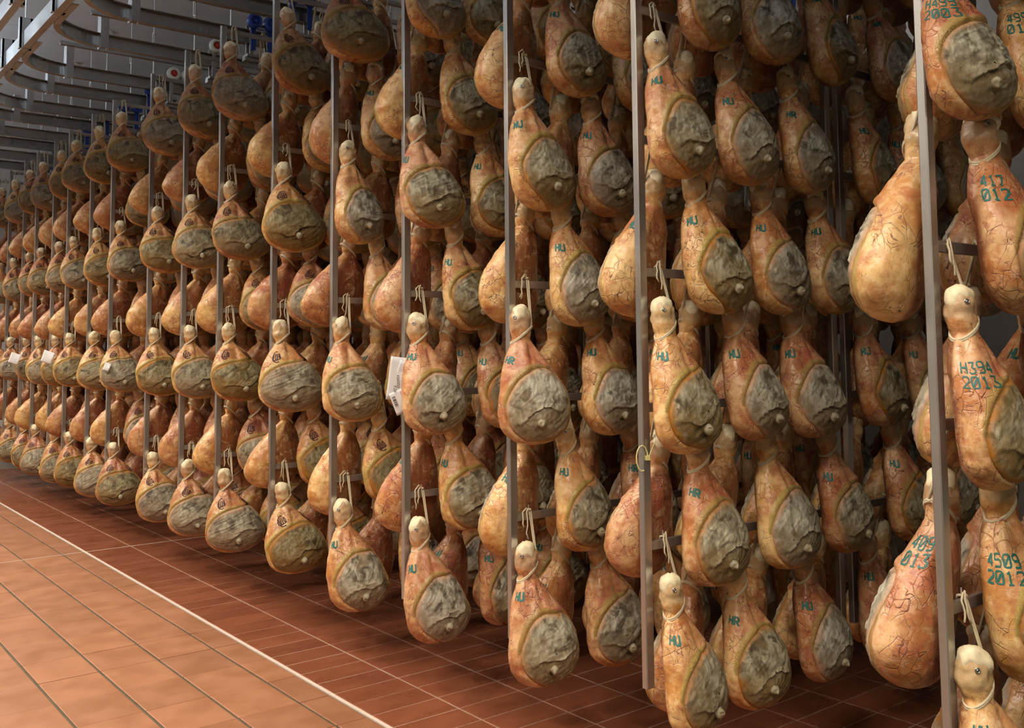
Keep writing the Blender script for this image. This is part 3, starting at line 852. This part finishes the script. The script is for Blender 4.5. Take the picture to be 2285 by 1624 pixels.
def paper_tag():
    e = link('paper_tag', None, loc=(2.440, RY[3]-.065, EYE-.04), rot=(0, 0, -.30))
    tag(e, 'folded white paper tags with handwriting beside the post of the fourth rack', 'paper tag')
    sheet(.085, .20, .012, M['paper'], e, (-.035, 0, .0), (.05, .12, .1))
    s2 = sheet(.06, .17, -.010, M['paper'], e, (-.005, -.012, -.02), (.05, .30, -.1))
    s3 = sheet(.075, .11, .008, M['paper'], e, (-.055, -.004, -.155), (0, -.38, .1))
    textmesh('Fioroso', .030, 'handwriting', M['black'], s2, (-.006, -.013, -.035), (PI/2, 1.25, 0))
    textmesh('vuoto', .026, 'handwriting', M['black'], s2, (-.028, -.013, -.07), (PI/2, 1.25, 0))
    textmesh('9.26', .020, 'handwriting', M['black'], s2, (-.0275, -.013, -.12), (PI/2, 1.25, 0))
    textmesh('convenso', .018, 'handwriting', M['redink'], s3, (.012, -.009, -.01), (PI/2, 1.3, 0))
    b = MB(); yy = -.02
    for k, w_ in enumerate((3, 1, 2, 4, 1, 2, 1, 3, 2)):
        b.box(-.032, -.016, -.010, -.0095, yy-w_*.0012, yy); yy -= w_*.0012+.0022+.0012*(k % 2)
    b.obj('barcode', M['black'], s3)
paper_tag()
for n_, (x, y, z, rz, lab) in enumerate([(2.44, 10.42, EYE+.0, -.6, 'small white paper tag hanging far left on the thirteenth rack'),
        (2.44, 11.95, EYE-.02, -.5, 'small white paper tag at the far left end'), (2.46, 8.62, EYE-.10, -.4, 'tiny torn paper tag on the tenth rack from the right')]):
    e = link('paper_tag', None, loc=(x, y, z), rot=(0, 0, rz)); tag(e, lab, 'paper tag')
    sc = (.11, .12) if n_ < 2 else (.05, .07)
    sheet(sc[0], sc[1], .02, M['paper'], e, (0, -.12, 0), (.1, .35, 0))
def film(x, y, z, w_, h_, rz, lab):
    n, m = 10, 22; r = random.Random(int(x*100)); U, Vv = np.meshgrid(np.linspace(-.5, .5, n), np.linspace(0, 1, m))
    wid = w_*np.sin(PI*(.08+.84*Vv))**.5
    P = np.stack([U*wid, .03*np.sin(U*9+Vv*5)+.02*(fbm(np.stack([U*6, Vv*9, 0*U+x], -1), 3, 2)-.5), -Vv*h_], -1)
    o = link('plastic_sleeve', npmesh('plastic_sleeve', P.reshape(-1, 3), grid_quads(m, n, False)), M['film'], None, (x, y, z), (0, 0, rz))
    md = o.modifiers.new('t', 'SOLIDIFY'); md.thickness = .001
    tag(o, lab, 'plastic wrap')
film(3.86, 2.74, EYE+1.10, .07, .24, -.5, 'crumpled clear plastic sleeve hanging high behind the second rack')
film(4.12, 2.76, EYE+1.02, .05, .20, -.6, 'narrow strip of clear plastic beside the high crumpled sleeve')
film(3.12, 2.72, EYE+.92, .12, .22, -.5, 'clear plastic sleeve between hams near the top of the second rack')
film(3.52, 2.72, EYE+.88, .07, .26, -.4, 'long clear plastic strip behind the innermost hams, second rack')
film(4.18, 2.78, EYE+.62, .06, .20, -.4, 'small clear plastic scrap right of the inner rack posts')
film(3.80, 2.70, EYE-.12, .06, .26, -.4, 'pale plastic strip hanging beside the inner rack posts, mid height')
m = MB(); pts = [(.028*math.cos(a*.5)*(.7), 0, .040*math.sin(a*.5)) for a in range(11)]
m.tube(pts, .0022, 6); m.box(.012, .024, -.006, .006, -.006, .008); m.tube([(.02, 0, 0), (.045, -.004, .055)], .0016, 5)
o = m.obj('cable_tie', M['tie'], None, (2.452, RY[1]-.012, EYE-.385), rot=(0, 0, -.4)); o.scale = (1.1, 1.1, 1.1)
tag(o, 'yellow plastic cable tie looped on the second rack post', 'cable tie')
